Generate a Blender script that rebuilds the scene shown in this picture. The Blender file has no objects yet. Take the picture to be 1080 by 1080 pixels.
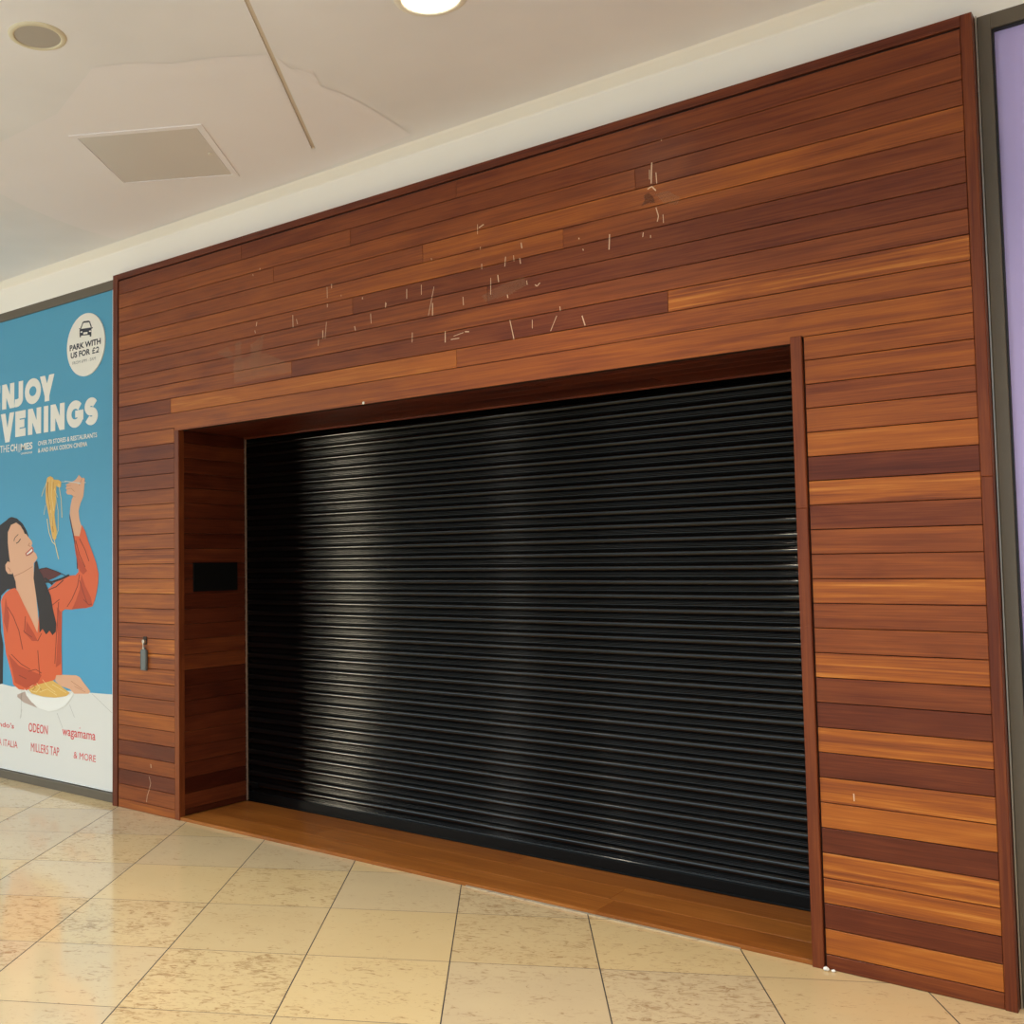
import bpy, bmesh, math, random
from mathutils import Matrix, Vector

scene = bpy.context.scene
COL = scene.collection

# ------------------------------------------------------------------ camera
cam_data = bpy.data.cameras.new('camera')
cam = bpy.data.objects.new('camera', cam_data)
COL.objects.link(cam)
Rv = Vector((0.7591914851, 0.6507660612, -0.0114813964))
Uv = Vector((0.0454568094, -0.0354168825, 0.9983382808))
Fv = Vector((-0.6492780355, 0.7584518297, 0.0564699444))
cam.matrix_world = Matrix(((Rv.x, Uv.x, -Fv.x, 5.93141), (Rv.y, Uv.y, -Fv.y, -4.46172),
                           (Rv.z, Uv.z, -Fv.z, 1.62956), (0, 0, 0, 1)))
cam_data.sensor_fit = 'HORIZONTAL'
cam_data.sensor_width = 36.0
cam_data.lens = 36.0 * 1096.4357 / 1080.0
cam_data.shift_x = 178.31 / 1080.0
cam_data.shift_y = -5.99 / 1080.0
cam_data.clip_start = 0.05
scene.camera = cam

# ------------------------------------------------------------------ world, lights, exposure
world = bpy.data.worlds.new('world')
scene.world = world
world.use_nodes = True
bg = world.node_tree.nodes['Background']
bg.inputs[0].default_value = (0.68, 0.87, 1.0, 1)
bg.inputs[1].default_value = 0.95

def area(name, loc, rot, sx, sy, power, col):
    d = bpy.data.lights.new(name, 'AREA')
    d.shape = 'RECTANGLE'; d.size = sx; d.size_y = sy; d.energy = power; d.color = col
    o = bpy.data.objects.new(name, d); COL.objects.link(o)
    o.location = loc; o.rotation_euler = rot
    return o

# unseen area light added as broad daylight fill from beyond the walkway ceiling
area('atrium_fill', (0.0, -7.4, 6.8), (math.radians(0), 0, 0), 15, 5, 1200, (0.72, 0.89, 1.0))

scene.view_settings.view_transform = 'Standard'
scene.view_settings.look = 'None'
scene.view_settings.exposure = -0.01
scene.view_settings.gamma = 1.0
scene.view_settings.use_curve_mapping = False

# ------------------------------------------------------------------ measured outlines (metres on the wall / ceiling)
ART = [('printed_table','table',1,[[(-4.2149,0.7218),(-1.5449,0.7248),(-1.3747,0.7122),(-0.7683,0.7281),(-0.3385,0.7353),(-0.0867,0.7412),(-0.0856,0.0597),(-1.536,0.0521),(-4.191,0.0225)]]),('printed_table_lines','tline',2,[[(-1.2407,0.7018),(-1.2493,0.4832),(-1.2428,0.4837),(-1.2342,0.7022)],[(-0.3404,0.7292),(-0.1046,0.6107),(-0.1008,0.6134),(-0.3365,0.7319)],[(-0.6107,0.6291),(-0.5514,0.5423),(-0.5459,0.544),(-0.6051,0.6307)],[(-0.7699,0.5561),(-0.6969,0.4513),(-0.6913,0.453),(-0.7643,0.5578)],[(-1.2368,0.5475),(-1.2623,0.4727),(-1.2558,0.4726),(-1.2304,0.5473)]]),('printed_bowl_shadow','tshade',2,[[(-1.1915,0.687),(-1.2963,0.6554),(-1.3005,0.6368),(-1.208,0.6013),(-1.0256,0.5736),(-1.1003,0.6155),(-1.1761,0.664)]]),('printed_hair','hair',2,[[(-1.7952,1.8151),(-1.6387,1.9461),(-1.5614,1.9817),(-1.4721,2.015),(-1.4343,2.0331),(-1.3966,2.04),(-1.3215,2.0261),(-1.2396,1.9818),(-1.1854,1.9281),(-1.1558,1.8809),(-1.209,1.8578),(-1.3557,1.751),(-1.4044,1.6411),(-1.3162,1.5581),(-1.2783,1.4761),(-1.4527,1.4681),(-1.5386,1.4188),(-1.5531,1.349),(-1.5375,1.1408),(-1.503,1.0313),(-1.5067,0.7277),(-1.5831,0.7089),(-1.7787,0.7101)]]),('printed_skin','skin',3,[[(-1.3662,1.5857),(-1.4044,1.6411),(-1.4309,1.7522),(-1.4471,1.8358),(-1.4481,1.9194),(-1.4034,1.9764),(-1.3286,1.9932),(-1.2689,1.9663),(-1.2293,1.9294),(-1.2094,1.9015),(-1.1851,1.8981),(-1.1557,1.8728),(-1.1097,1.8418),(-1.1023,1.8199),(-1.1166,1.8067),(-1.0876,1.7872),(-1.085,1.7628),(-1.0515,1.7434),(-1.0323,1.7122),(-1.0558,1.6896),(-1.0818,1.6724),(-1.0807,1.5579),(-1.0486,1.4238),(-1.0238,1.2906),(-1.0082,1.1312),(-1.1059,1.2016),(-1.2279,1.3405),(-1.3202,1.4731),(-1.3333,1.5307)],[(-1.4805,1.6625),(-1.4453,1.6899),(-1.3948,1.6755),(-1.3592,1.627),(-1.3838,1.5885),(-1.4416,1.5914),(-1.4749,1.6207)],[(-0.6127,2.0324),(-0.6069,2.0823),(-0.589,2.1388),(-0.5709,2.1594),(-0.5953,2.1736),(-0.644,2.1776),(-0.6625,2.1966),(-0.6504,2.2125),(-0.6688,2.2258),(-0.6505,2.2392),(-0.669,2.2525),(-0.614,2.2637),(-0.5559,2.2766),(-0.5295,2.2893),(-0.4996,2.3159),(-0.4816,2.3005),(-0.4637,2.2887),(-0.44,2.2907),(-0.4282,2.2794),(-0.4361,2.209),(-0.4454,2.1529),(-0.4807,2.105),(-0.5043,2.0493),(-0.4921,1.9849),(-0.4681,1.9345),(-0.482,1.8607),(-0.5573,1.8663),(-0.588,1.9528)],[(-0.7894,0.8459),(-0.7086,0.8425),(-0.5308,0.8496),(-0.4822,0.8388),(-0.4436,0.8071),(-0.354,0.7452),(-0.3766,0.7268),(-0.5495,0.7145),(-0.6086,0.7448),(-0.7281,0.7599),(-0.789,0.7909)]]),('printed_shading','skind',4,[[(-1.1003,1.6475),(-1.2327,1.6035),(-1.2286,1.5997),(-1.0962,1.6437)],[(-1.2323,1.6037),(-1.3553,1.5739),(-1.352,1.5698),(-1.2291,1.5996)],[(-1.1398,1.8303),(-1.1638,1.8105),(-1.1561,1.8075),(-1.1322,1.8273)],[(-1.1614,1.8066),(-1.1251,1.799),(-1.1223,1.8038),(-1.1585,1.8114)],[(-0.6564,2.2405),(-0.5953,2.2419),(-0.5959,2.2444),(-0.657,2.243)],[(-0.6499,2.2163),(-0.5951,2.2204),(-0.596,2.2229),(-0.6509,2.2188)],[(-0.597,2.2209),(-0.5545,2.1934),(-0.5516,2.195),(-0.594,2.2224)],[(-0.5966,2.1741),(-0.5662,2.1582),(-0.5636,2.16),(-0.594,2.1759)],[(-0.5654,2.1579),(-0.5413,2.1531),(-0.5403,2.1554),(-0.5644,2.1602)],[(-0.4665,2.2859),(-0.4842,2.255),(-0.4787,2.2535),(-0.461,2.2844)],[(-0.4839,2.2553),(-0.5018,2.2386),(-0.4967,2.2365),(-0.4789,2.2532)],[(-0.5909,0.8021),(-0.4546,0.7539),(-0.4513,0.7569),(-0.5875,0.8051)],[(-0.5509,0.7681),(-0.4157,0.7341),(-0.4135,0.7366),(-0.5487,0.7707)],[(-1.4456,1.6395),(-1.4202,1.6255),(-1.4135,1.6291),(-1.4389,1.6432)],[(-1.4213,1.6265),(-1.4085,1.6057),(-1.3995,1.6073),(-1.4123,1.6281)]]),('printed_face_lines','hair',5,[[(-1.3208,1.8261),(-1.2887,1.8378),(-1.2956,1.8434),(-1.3277,1.8318)],[(-1.2871,1.8387),(-1.2603,1.8613),(-1.2704,1.8652),(-1.2972,1.8425)],[(-1.3554,1.847),(-1.3432,1.8715),(-1.351,1.8729),(-1.3632,1.8484)],[(-1.3442,1.8706),(-1.2949,1.8982),(-1.3007,1.9015),(-1.35,1.8739)],[(-1.2287,1.9331),(-1.1893,1.9019),(-1.1809,1.9051),(-1.2202,1.9363)],[(-1.1882,1.9012),(-1.1688,1.8925),(-1.1625,1.8971),(-1.182,1.9058)],[(-1.1826,1.7293),(-1.1295,1.7394),(-1.1311,1.7418),(-1.1842,1.7318)],[(-1.1288,1.7396),(-1.0859,1.7619),(-1.089,1.7638),(-1.1319,1.7415)]]),('printed_lips','lips',5,[[(-1.1981,1.7485),(-1.1595,1.7682),(-1.1021,1.7983),(-1.0876,1.7804),(-1.085,1.7601),(-1.1303,1.7379),(-1.1833,1.7265)]]),('printed_teeth','white',6,[[(-1.1787,1.7454),(-1.1474,1.7612),(-1.1044,1.7835),(-1.097,1.7671),(-1.1352,1.7502),(-1.1737,1.7372)]]),('printed_blouse','blouse',6,[[(-1.5396,1.3748),(-1.5124,1.4127),(-1.4716,1.4431),(-1.4039,1.4697),(-1.3367,1.4812),(-1.2963,1.4519),(-1.2159,1.3573),(-1.1106,1.2428),(-1.0264,1.1405),(-1.0085,1.2669),(-0.9718,1.4113),(-0.897,1.4693),(-0.7739,1.5339),(-0.6531,1.5726),(-0.5345,1.5793),(-0.4995,1.6035),(-0.5079,1.652),(-0.5352,1.7288),(-0.5533,1.7988),(-0.5572,1.8688),(-0.4914,1.8628),(-0.4752,1.9013),(-0.4626,1.9453),(-0.4206,1.8975),(-0.3847,1.8269),(-0.3273,1.7345),(-0.2875,1.6637),(-0.2591,1.5888),(-0.2645,1.521),(-0.2812,1.4531),(-0.3035,1.3985),(-0.3316,1.3539),(-0.4171,1.3388),(-0.4749,1.3412),(-0.5803,1.3254),(-0.6696,1.3265),(-0.7056,1.309),(-0.7124,1.0635),(-0.7026,0.8405),(-0.7751,0.8362),(-0.7932,0.8),(-1.0166,0.7504),(-1.1699,0.6969),(-1.2747,0.697),(-1.3548,0.7283),(-1.3688,0.7788),(-1.4102,0.8649),(-1.4588,0.9588),(-1.4948,1.1062)]]),('printed_blouse_shade','bsh',7,[[(-0.4644,1.5826),(-0.4178,1.5),(-0.3489,1.4184),(-0.3316,1.3573),(-0.4172,1.3408),(-0.5803,1.3282),(-0.5335,1.3886),(-0.4872,1.4721)],[(-0.5475,1.8196),(-0.4883,1.7073),(-0.3953,1.6098),(-0.4413,1.5825),(-0.4878,1.6103),(-0.5115,1.666)],[(-0.7726,1.3429),(-0.7176,1.3017),(-0.7164,0.9235),(-0.7816,0.892),(-0.7589,1.1319)],[(-1.4248,0.9603),(-1.2767,0.8795),(-1.094,0.846),(-0.9668,0.8248),(-1.0167,0.7646),(-1.1701,0.7114),(-1.3283,0.7446),(-1.3695,0.845)],[(-1.1753,1.2266),(-1.0711,1.1354),(-1.0195,1.0797),(-1.0962,1.0768),(-1.1874,1.1315)],[(-1.4712,1.4057),(-1.4149,1.2575),(-1.4404,1.123),(-1.4962,1.2182)]]),('printed_blouse_folds','bfold',7,[[(-1.447,1.33),(-1.365,1.2573),(-1.3569,1.2602),(-1.4389,1.3328)],[(-1.3653,1.2577),(-1.284,1.1493),(-1.2754,1.1515),(-1.3566,1.2598)],[(-1.2842,1.1498),(-1.2299,1.0054),(-1.2209,1.0068),(-1.2751,1.1511)],[(-1.2172,1.1507),(-1.1125,1.0889),(-1.1058,1.0925),(-1.2104,1.1543)],[(-1.1104,1.0882),(-1.0207,1.0772),(-1.0183,1.0822),(-1.108,1.0932)],[(-1.0156,1.0787),(-0.9655,1.1379),(-0.9734,1.1398),(-1.0235,1.0807)],[(-1.0233,1.0076),(-1.0097,0.9079),(-1.0009,0.9087),(-1.0145,1.0083)],[(-1.0097,0.9079),(-0.9963,0.8228),(-0.9876,0.8238),(-1.0009,0.9088)],[(-0.7527,1.3787),(-0.7756,1.1667),(-0.7671,1.1666),(-0.7442,1.3785)],[(-0.7756,1.1667),(-0.7983,0.9193),(-0.7898,0.9195),(-0.7671,1.1667)],[(-0.8559,1.3396),(-0.7338,1.398),(-0.7391,1.4018),(-0.8614,1.3433)],[(-0.4917,1.5831),(-0.5147,1.5),(-0.5066,1.4992),(-0.4837,1.5822)],[(-0.5144,1.5005),(-0.5845,1.4028),(-0.5769,1.4009),(-0.5069,1.4986)],[(-0.5842,1.4031),(-0.6433,1.3465),(-0.6362,1.344),(-0.5772,1.4006)],[(-0.4914,1.5404),(-0.4445,1.451),(-0.4368,1.4525),(-0.4836,1.5419)],[(-0.4445,1.4509),(-0.3981,1.3759),(-0.3906,1.3777),(-0.4369,1.4526)],[(-0.5398,1.8328),(-0.4923,1.7275),(-0.4844,1.7287),(-0.5318,1.8339)],[(-0.4921,1.7271),(-0.4221,1.6365),(-0.4147,1.6385),(-0.4847,1.7291)],[(-0.4926,1.8451),(-0.4225,1.7605),(-0.4153,1.7625),(-0.4853,1.8471)],[(-0.4227,1.7608),(-0.3764,1.6776),(-0.3689,1.679),(-0.4151,1.7622)],[(-0.4433,1.4019),(-0.3743,1.3618),(-0.3686,1.3652),(-0.4376,1.4053)],[(-0.3702,1.3613),(-0.3361,1.3686),(-0.3386,1.3731),(-0.3727,1.3658)],[(-1.1933,1.2628),(-1.2051,1.1384),(-1.196,1.1384),(-1.1842,1.2627)],[(-1.2029,1.1361),(-1.0988,1.1034),(-1.0941,1.1079),(-1.1981,1.1406)],[(-1.3877,0.9602),(-1.2537,0.8935),(-1.2472,0.8974),(-1.3811,0.9642)],[(-1.2528,0.8931),(-1.1221,0.8567),(-1.1175,0.8613),(-1.2481,0.8978)],[(-1.1444,0.8407),(-1.0419,0.8609),(-1.0441,0.8657),(-1.1466,0.8455)],[(-1.0455,0.8611),(-0.9693,0.8368),(-0.9645,0.8413),(-1.0406,0.8655)],[(-1.2779,0.804),(-1.1728,0.7813),(-1.1688,0.7861),(-1.2738,0.8088)]]),('printed_sheer_sleeve','bdark',7,[[(-1.0103,1.6248),(-0.9681,1.6339),(-0.8983,1.6334),(-0.7835,1.6077),(-0.7157,1.5864),(-0.8059,1.5578),(-0.9206,1.5313),(-0.9791,1.5579)]]),('printed_hair_front','hair',8,[[(-1.0675,1.6763),(-1.0345,1.6921),(-1.0103,1.6248),(-0.9559,1.5712),(-0.9158,1.5114),(-0.8506,1.4259),(-0.8201,1.3211),(-0.7762,1.2174),(-0.7826,1.1585),(-0.8255,1.1296),(-0.8646,1.1624),(-0.9081,1.132),(-0.9572,1.1726),(-0.9966,1.1422),(-1.0073,1.2909),(-1.0487,1.4372),(-1.0807,1.5579)],[(-1.0021,1.6219),(-0.9087,1.6334),(-0.911,1.639),(-1.0043,1.6276)],[(-0.9116,1.6335),(-0.7625,1.601),(-0.7592,1.6063),(-0.9082,1.6388)],[(-0.763,1.6011),(-0.6686,1.5734),(-0.6643,1.5784),(-0.7587,1.6061)],[(-0.9554,1.5207),(-0.8284,1.521),(-0.8285,1.5366),(-0.9556,1.5365)],[(-0.8241,1.5214),(-0.7111,1.5438),(-0.7198,1.5585),(-0.8329,1.5362)],[(-0.7096,1.5442),(-0.6097,1.5727),(-0.6213,1.5866),(-0.7214,1.5581)],[(-0.8951,1.4625),(-0.7809,1.4895),(-0.7845,1.4948),(-0.8988,1.4677)],[(-0.7794,1.49),(-0.6853,1.54),(-0.6918,1.5441),(-0.786,1.4942)],[(-0.942,1.5508),(-0.8378,1.5046),(-0.819,1.5187),(-0.9229,1.5649)]]),('printed_shirt_edge','bdark',7,[[(-0.6188,2.0398),(-0.6125,1.9966),(-0.5939,1.9387),(-0.5694,1.8666),(-0.5449,1.7878),(-0.5266,1.7166),(-0.5201,1.6245),(-0.5046,1.6244),(-0.5122,1.7164),(-0.5329,1.7876),(-0.5537,1.8626),(-0.5855,1.9491),(-0.6028,1.9962)]]),('printed_fork','fork',6,[[(-0.7224,2.2757),(-0.6631,2.2706),(-0.6629,2.2742),(-0.7222,2.2792)],[(-0.6784,2.276),(-0.5179,2.2547),(-0.5167,2.2609),(-0.6772,2.2822)],[(-0.5188,2.251),(-0.4829,2.2453),(-0.4799,2.2561),(-0.5158,2.2618)],[(-0.4363,2.2512),(-0.4139,2.2499),(-0.4139,2.2561),(-0.4364,2.2575)]]),('printed_hanging_pasta','pasta',5,[[(-0.9116,2.3097),(-0.8951,2.3234),(-0.8633,2.3287),(-0.8315,2.3156),(-0.8188,2.3002),(-0.756,2.2941),(-0.7223,2.276),(-0.7295,2.2365),(-0.7681,2.2409),(-0.787,2.2544),(-0.7891,2.1925),(-0.7923,2.1198),(-0.808,2.0331),(-0.7975,1.9745),(-0.7783,1.9157),(-0.7842,1.8579),(-0.8091,1.8367),(-0.8344,1.8592),(-0.8577,1.9328),(-0.876,2.0065),(-0.8995,2.0735),(-0.923,2.1408),(-0.9287,2.2074),(-0.9203,2.2733)]]),('printed_bowl_pasta','pasta',5,[[(-1.1658,0.7165),(-1.1445,0.7444),(-1.1018,0.7712),(-1.017,0.8004),(-0.9333,0.8209),(-0.871,0.8034),(-0.8094,0.7897),(-0.7484,0.7702),(-0.668,0.7407),(-0.6044,0.7163),(-0.6478,0.6902),(-0.7882,0.6684),(-0.9529,0.6645),(-1.1009,0.6777)]]),('printed_pasta_strands','strand',6,[[(-0.9168,2.2812),(-0.955,2.2317),(-0.9491,2.23),(-0.911,2.2794)],[(-0.9551,2.2315),(-0.9831,2.1813),(-0.977,2.1799),(-0.949,2.2301)],[(-0.7594,2.2634),(-0.7275,2.1526),(-0.7203,2.153),(-0.7522,2.2636)],[(-0.7276,2.1529),(-0.7143,2.0076),(-0.707,2.0075),(-0.7203,2.1527)],[(-0.7957,2.1707),(-0.7636,2.0601),(-0.7576,2.0604),(-0.7896,2.171)],[(-0.7637,2.0604),(-0.7627,1.9153),(-0.7566,1.9151),(-0.7576,2.0601)],[(-0.7625,1.9158),(-0.7872,1.873),(-0.7814,1.8717),(-0.7567,1.9145)],[(-0.9097,2.0075),(-0.8834,1.904),(-0.8747,1.9044),(-0.901,2.0078)],[(-0.8832,1.9035),(-0.8383,1.8293),(-0.8301,1.8308),(-0.8749,1.9049)],[(-0.8372,1.8283),(-0.7994,1.8057),(-0.7933,1.8091),(-0.8311,1.8317)],[(-0.8005,1.8069),(-0.7561,1.7012),(-0.7478,1.7023),(-0.7922,1.8079)],[(-0.8128,1.8436),(-0.7808,1.7559),(-0.7736,1.7567),(-0.8055,1.8443)],[(-0.7808,1.7559),(-0.7555,1.6976),(-0.7484,1.6986),(-0.7737,1.7568)],[(-0.8784,2.315),(-0.8902,2.1981),(-0.8852,2.1976),(-0.8734,2.3145)],[(-0.8902,2.1978),(-0.8574,2.0642),(-0.8524,2.0643),(-0.8852,2.1979)],[(-0.8574,2.0642),(-0.8375,1.9466),(-0.8326,1.9467),(-0.8524,2.0643)],[(-0.8402,2.3053),(-0.8519,2.1813),(-0.847,2.1809),(-0.8352,2.3048)],[(-0.8519,2.181),(-0.8195,2.0625),(-0.8146,2.0628),(-0.847,2.1812)],[(-0.9278,2.1118),(-0.9504,2.0391),(-0.9454,2.0384),(-0.9229,2.1111)],[(-0.8148,2.2298),(-0.7704,2.1618),(-0.7647,2.1628),(-0.8091,2.2308)],[(-1.1208,0.7205),(-1.0359,0.762),(-1.0398,0.7646),(-1.1247,0.7231)],[(-1.0403,0.762),(-0.9872,0.7298),(-0.9824,0.7324),(-1.0354,0.7646)],[(-0.9873,0.732),(-1.0396,0.6927),(-1.0348,0.6908),(-0.9824,0.7301)],[(-1.0363,0.6936),(-1.111,0.7003),(-1.1127,0.6968),(-1.0381,0.69)],[(-0.9559,0.7914),(-0.8932,0.7481),(-0.8893,0.7501),(-0.9519,0.7933)],[(-0.8928,0.7479),(-0.79,0.708),(-0.7869,0.7104),(-0.8897,0.7503)],[(-0.9941,0.6935),(-0.8901,0.7243),(-0.892,0.7268),(-0.996,0.696)],[(-0.8924,0.7243),(-0.7694,0.686),(-0.7667,0.6886),(-0.8897,0.7268)],[(-0.8309,0.7636),(-0.7292,0.7354),(-0.7268,0.7379),(-0.8284,0.7662)],[(-0.7293,0.7354),(-0.6492,0.712),(-0.6467,0.7145),(-0.7267,0.7379)]]),('printed_pasta_shade','psh',6,[[(-0.9023,2.2872),(-0.9081,2.2139),(-0.8931,2.2126),(-0.8873,2.2858)],[(-0.908,2.2129),(-0.8844,2.1381),(-0.8697,2.1389),(-0.8932,2.2136)],[(-0.8845,2.1383),(-0.8687,2.0716),(-0.8539,2.0721),(-0.8696,2.1387)],[(-0.8597,2.0494),(-0.8402,1.9756),(-0.8304,1.9761),(-0.8499,2.0498)],[(-0.8402,1.9757),(-0.8271,1.9024),(-0.8172,1.9027),(-0.8304,1.9759)],[(-0.828,2.2825),(-0.8276,2.2239),(-0.8214,2.2235),(-0.8218,2.2821)],[(-1.094,0.7459),(-1.0512,0.7248),(-1.045,0.7288),(-1.0877,0.7499)],[(-1.0513,0.7284),(-1.0936,0.7016),(-1.0873,0.6985),(-1.045,0.7252)],[(-0.999,0.7412),(-0.9735,0.7073),(-0.9665,0.7094),(-0.9919,0.7433)]]),('printed_bowl','white',8,[[(-1.2004,0.7093),(-1.1547,0.6835),(-1.1008,0.6705),(-0.8905,0.6585),(-0.6875,0.6792),(-0.5985,0.7053),(-0.5652,0.7248),(-0.569,0.7016),(-0.5924,0.6712),(-0.6672,0.6137),(-0.7672,0.5768),(-0.8691,0.5614),(-0.994,0.5738),(-1.1003,0.6131),(-1.1696,0.6584)]])]
HEAD = [('E',-1.7199,-1.5741,0),('E',-1.7211,-1.5753,1),('N',-1.5441,-1.3678,0),('J',-1.3452,-1.2435,0),('O',-1.2184,-0.9965,0),('Y',-1.0108,-0.8183,0),('V',-1.5603,-1.3656,1),('E',-1.3505,-1.2047,1),('N',-1.1724,-0.9921,1),('I',-0.9567,-0.8962,1),('N',-0.8655,-0.6832,1),('G',-0.6576,-0.4424,1),('S',-0.4321,-0.2725,1)]
HZ = [(2.9072,3.1083),(2.6688,2.8724)]
TEXTS = [('centre_name_text', 'THE', 'white', 0.0, -1.5689, -1.4336, 2.56, 2.6177, 3), ('centre_name_text', 'CH', 'white', 0.03, -1.4199, -1.322, 2.5584, 2.6167, 3), ('centre_name_text', '||', 'white', 0.0, -1.3099, -1.2831, 2.5438, 2.6104, 3), ('centre_name_text', 'MES', 'white', 0.03, -1.2728, -1.1074, 2.5572, 2.6121, 3), ('centre_place_text', 'UXBRIDGE', 'white', 0.02, -1.2695, -1.11, 2.5241, 2.539, 3), ('offer_text', 'OVER 70 STORES & RESTAURANTS', 'white', 0.02, -1.0329, -0.2822, 2.5739, 2.61, 3), ('offer_text', '& AND IMAX ODEON CINEMA', 'white', 0.02, -1.0324, -0.3989, 2.5192, 2.5542, 3), ('badge_text', 'PARK WITH', 'navy', 0.035, -0.6109, -0.2291, 3.248, 3.2922, 'b'), ('badge_text', 'US FOR', 'navy', 0.035, -0.5976, -0.3572, 3.1896, 3.2341, 'b'), ('badge_text', 'FROM 6PM - 5AM', 'grey', 0.0, -0.5743, -0.2902, 3.1406, 3.1633, 'b'), ('shop_name_text', "nando's", 'red', 0.012, -1.6561, -1.342, 0.3876, 0.4282, 3), ('shop_name_text', 'ODEON', 'red', 0.01, -1.1409, -0.8856, 0.3858, 0.4536, 3), ('shop_name_text', 'wagamama', 'red', 0.008, -0.6989, -0.294, 0.3807, 0.4468, 3), ('shop_name_text', 'BELLA ITALIA', 'red', 0.0, -1.7008, -1.2917, 0.2424, 0.2943, 3), ('shop_name_text', 'MILLERS TAP', 'red', 0.0, -1.1066, -0.7381, 0.2407, 0.3056, 3), ('shop_name_text', '& MORE', 'red', 0.0, -0.5562, -0.2898, 0.2484, 0.2971, 3), ('shop_name_text', '*', 'red', 0.0, -0.4901, -0.4709, 0.4658, 0.4794, 3)]
CAR = [[(-0.4963,3.4035),(-0.4796,3.4026),(-0.4727,3.3956),(-0.3388,3.3862),(-0.3244,3.3868),(-0.3273,3.3785),(-0.3435,3.3752),(-0.3406,3.3631),(-0.3433,3.3197),(-0.3626,3.3214),(-0.3636,3.3345),(-0.4695,3.3449),(-0.4714,3.3322),(-0.4862,3.3344),(-0.4884,3.3863),(-0.4845,3.3934)]]
CARL = [[(-0.4777,3.4006),(-0.4505,3.4429),(-0.4405,3.4365),(-0.4677,3.3942)],[(-0.4461,3.4457),(-0.4344,3.4468),(-0.4332,3.4348),(-0.4449,3.4337)],[(-0.4333,3.4468),(-0.3721,3.4416),(-0.3731,3.4296),(-0.4343,3.4348)],[(-0.3696,3.4408),(-0.3609,3.4358),(-0.3669,3.4254),(-0.3756,3.4304)],[(-0.3585,3.4333),(-0.3372,3.3912),(-0.348,3.3858),(-0.3693,3.4279)]]
CARW = [[(-0.4765,3.3755),(-0.4599,3.3777),(-0.4501,3.3702),(-0.4569,3.3642),(-0.4745,3.3669)],[(-0.3724,3.3651),(-0.3531,3.3662),(-0.3406,3.3602),(-0.3483,3.3543),(-0.3694,3.3576)],[(-0.4403,3.364),(-0.3888,3.3607),(-0.3887,3.3454),(-0.4402,3.3492)]]
SCR = [[[3.9916,3.4481],[3.986,3.3514]],[[4.0102,3.3974],[4.0127,3.3447]],[[3.9799,3.4184],[3.9786,3.3729]],[[3.9678,3.3298],[3.9883,3.3378],[4.0077,3.3134]],[[4.0054,3.2358],[4.0162,3.1944],[4.0101,3.1698]],[[4.0375,3.1959],[4.0389,3.1568]],[[3.7758,3.1628],[3.7709,3.0903]],[[3.9418,3.1356],[3.9384,3.1141]],[[3.9763,3.115],[3.9759,3.102]],[[3.301,3.2241],[3.3051,3.1947]],[[3.2103,3.1715],[3.2042,3.1224]],[[3.256,3.1693],[3.2585,3.1374]],[[3.2911,3.1479],[3.2952,3.1186]],[[3.0679,3.1641],[3.0672,3.135]],[[3.1201,3.081],[3.1181,2.9945]],[[3.162,3.0875],[3.1661,3.0506]],[[2.9489,3.0131],[2.9515,2.9683]],[[2.7666,3.1001],[2.7269,2.9511]],[[2.7557,3.0143],[2.7543,2.9466]],[[2.5858,3.1212],[2.5848,3.0673]],[[2.684,3.1261],[2.6829,3.0728]],[[2.4434,3.0689],[2.4371,3.0464]],[[3.375,2.9973],[3.3857,2.9883],[3.4018,3.0021]],[[3.3282,3.0272],[3.3308,3.0055]],[[3.2155,2.9769],[3.2184,2.9593]],[[3.5077,2.8665],[3.5101,2.8441]],[[3.4898,2.8241],[3.4544,2.7539]],[[3.6241,2.8017],[3.6389,2.752]],[[3.2271,2.8465],[3.249,2.7436]],[[3.3549,2.8255],[3.3539,2.7837]],[[2.8339,2.8511],[2.8327,2.7916]],[[2.8686,2.8011],[2.9216,2.8005]],[[2.8867,2.8162],[2.9484,2.8258]],[[2.9572,2.8289],[2.9831,2.8248]],[[2.6192,2.8771],[2.6163,2.8239]],[[3.0469,3.3739],[3.0458,3.3227]],[[3.0551,3.3544],[3.0843,3.3655]],[[3.0614,3.2532],[3.061,3.2387]],[[2.7514,3.2577],[2.7548,3.2449]],[[3.6165,3.1799],[3.6193,3.1725]],[[3.6371,3.1223],[3.6398,3.1136]],[[4.0386,3.5437],[4.041,3.5352]],[[1.4633,3.4577],[1.4632,3.4472]],[[1.4016,3.4311],[1.404,3.4201]],[[2.0108,3.2392],[2.012,3.173]],[[2.0456,3.2492],[2.0452,3.2246]],[[2.0116,3.1402],[2.0113,3.1188]],[[2.1171,3.1739],[2.117,3.1641]],[[2.2748,3.1311],[2.2746,3.1199]],[[1.7367,3.1203],[1.7381,3.0439]],[[1.7661,3.09],[1.7748,3.0582]],[[1.4332,3.1272],[1.428,3.1019]],[[1.4155,3.0776],[1.4203,3.0594]],[[2.0036,3.0346],[1.9913,2.9379]],[[1.9746,2.9898],[1.974,2.9405]],[[1.9412,2.9455],[1.9362,2.9049]],[[2.332,3.0288],[2.3351,2.9728]],[[2.2146,2.9762],[2.2205,2.9512]],[[2.4385,3.0736],[2.438,3.0424]],[[0.3923,0.2428],[0.4083,0.2005],[0.3921,0.1542],[0.372,0.1136],[0.3639,0.072]],[[0.4085,0.3269],[0.4124,0.3021]],[[4.7473,0.7067],[4.748,0.6773]]]
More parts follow.
